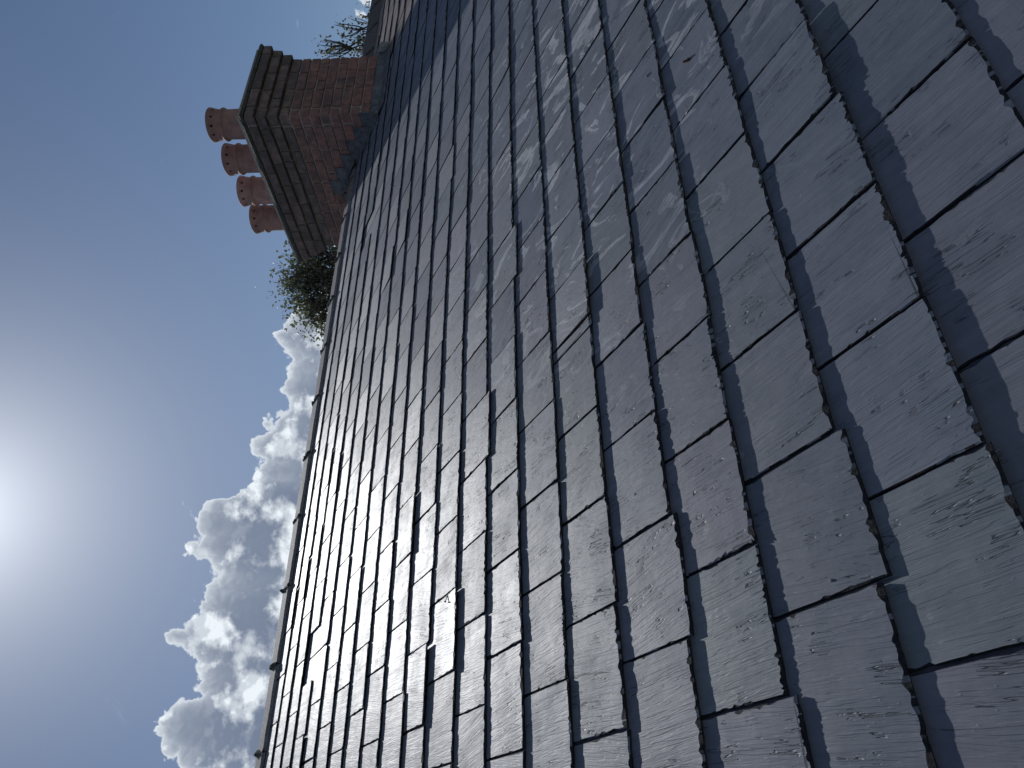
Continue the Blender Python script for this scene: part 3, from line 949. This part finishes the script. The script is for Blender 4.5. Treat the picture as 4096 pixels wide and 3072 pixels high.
def build_tree(name, base, blobs, n_tips, leaves_per, leaf, seed, label, lmat, spread=0.26, trunk_r=0.13, twig_r=0.006, limbs=9):
    """blobs: list of (centre, radii, weight) that outline the crown"""
    r = np.random.default_rng(seed)
    base = Vector(base)
    W_ = np.array([b[2] for b in blobs], float); W_ /= W_.sum()
    cen = sum((Vector(b[0]) * w for b, w in zip(blobs, W_)), Vector())
    tips = []
    while len(tips) < n_tips:
        b = blobs[r.choice(len(blobs), p=W_)]
        q = r.normal(size=3); q /= np.linalg.norm(q); q *= r.random() ** (1 / 2.2)
        tips.append(Vector(b[0]) + Vector(q * np.array(b[1])))
    V, F = [], []
    fork = base.lerp(cen, 0.55)
    tr = curve_pts(base, fork, r, 0.0, 8); tube(V, F, tr, [trunk_r * (1 - 0.45 * i / 8) for i in range(9)], 9)
    # limbs to groups of tips
    cent = [tips[i] for i in r.choice(len(tips), limbs, replace=False)]
    groups = [[] for _ in cent]
    for t in tips: groups[min(range(limbs), key=lambda i: (t - cent[i]).length_squared)].append(t)
    twigs = []
    for gi, gp in enumerate(groups):
        if not gp: continue
        m = sum(gp, Vector()) / len(gp)
        hub = fork.lerp(m, 0.75)
        lp = curve_pts(fork, hub, r, 0.06, 6); tube(V, F, lp, [trunk_r * 0.5 * (1 - 0.6 * i / 6) for i in range(7)], 7)
        k2 = max(1, len(gp) // 7)
        sub = [gp[i] for i in r.choice(len(gp), k2, replace=False)]
        sg = [[] for _ in sub]
        for t in gp: sg[min(range(k2), key=lambda i: (t - sub[i]).length_squared)].append(t)
        for ss in sg:
            if not ss: continue
            h2 = hub.lerp(sum(ss, Vector()) / len(ss), 0.62)
            sp = curve_pts(hub, h2, r, 0.05, 5); tube(V, F, sp, [max(twig_r * 1.6, trunk_r * 0.17 * (1 - 0.5 * i / 5)) for i in range(6)], 5)
            for t in ss:
                tp = curve_pts(h2, t, r, 0.05, 5); tube(V, F, tp, [twig_r * (1.5 - 1.1 * i / 5) for i in range(6)], 4)
                twigs.append(tp)
    lV, lF, lT = [], [], []
    for tp in twigs:
        tone = float(np.clip(r.normal(0.45, 0.25), 0, 1))
        for _ in range(leaves_per):
            u = 1 - abs(r.normal()) * 0.42
            i = min(max(int(u * 5), 0), 4); p = tp[i].lerp(tp[i + 1], min(max(u * 5 - i, 0), 1)) + Vector(r.normal(size=3)) * spread * 0.42
            d = Vector(r.normal(size=3)); d.z -= 0.4; d.normalize()
            n = d.cross(Vector(r.normal(size=3))).normalized()
            l = leaf * r.uniform(0.6, 1.25); w = l * r.uniform(0.30, 0.46); e = d.cross(n)
            b0 = len(lV)
            lV += [tuple(p), tuple(p + d * l * 0.45 + n * w + e * l * 0.1), tuple(p + d * l), tuple(p + d * l * 0.45 - n * w + e * l * 0.1)]
            lF += [(b0, b0 + 1, b0 + 2), (b0, b0 + 2, b0 + 3)]
            tt = float(np.clip(tone + r.normal() * 0.2, 0, 1)); lT += [tt, tt, tt, 1] * 6
    t = empty(name, base); tag(t, label, 'tree')
    link('trunk', mesh('trunk', V, F, True), M_BARK, t)
    me = mesh('crown', lV, lF)
    me.attributes.new('tone', 'FLOAT_COLOR', 'CORNER').data.foreach_set('color', np.array(lT, np.float32))
    link('crown', me, lmat, t)
    return t


def far(px, py, dist):
    """world point seen at a given place of the 2212 px wide photograph, at a given distance"""
    d = CAM @ np.array([(px - 1106) / 2212, (py - 829.5) / 2212, 26.063 / 36]); d /= np.linalg.norm(d)
    return Vector(d * dist) + Vector((0, 0, Z0))


D = 13.5
def blob(px, py, dist, rpx, w, flat=1.0):
    rr_ = rpx / 2212 * 36 / 26.063 * dist
    return (far(px, py, dist), (rr_, rr_, rr_ * flat), w)
A = [blob(652, 565, D, 46, 2.2), blob(628, 610, D, 42, 2.2), blob(690, 600, D, 46, 2.4), blob(660, 660, D, 42, 1.8), blob(700, 690, D, 34, 1.2), blob(672, 700, D, 24, 0.6), blob(715, 545, D, 34, 1.2),
     blob(745, 640, D, 60, 2.0), blob(760, 740, D, 50, 1.2), blob(760, 520, D + 0.5, 60, 1.2)]
ca = far(720, 620, D)
build_tree('broadleaf_tree', (ca.x, ca.y, 0), A, 430, 15, 0.068, 3, 'dense dark leafy tree rising behind the ridge beside the chimney', M_LEAF, spread=0.30)
cb = far(712, 792, D + 2)
build_tree('broadleaf_tree', (cb.x, cb.y, 0), [blob(706, 793, D + 2, 17, 1.0), blob(735, 800, D + 2, 40, 2.0)], 46, 22, 0.060, 9,
           'small leafy treetop just peeping over the ridge in front of the cloud', M_LEAF, spread=0.14, trunk_r=0.06, limbs=4)
cc_ = far(800, 70, D)
C = [blob(700, 92, D, 24, 0.9), blob(700, 112, D, 20, 0.8), blob(745, 60, D, 24, 0.9), blob(760, 92, D, 26, 1.6), blob(780, 30, D, 22, 0.8), blob(790, 100, D, 34, 2.0), blob(820, 60, D, 44, 2.0)]
build_tree('sparse_tree', (cc_.x, cc_.y, 0), C, 85, 8, 0.055, 6, 'thin tree with sparse leaves on bare branches right of the chimney', M_LEAF2, spread=0.13, trunk_r=0.10, twig_r=0.008, limbs=6)

scn.render.engine = 'CYCLES'
world.cycles.sampling_method = 'MANUAL'; world.cycles.sample_map_resolution = 512
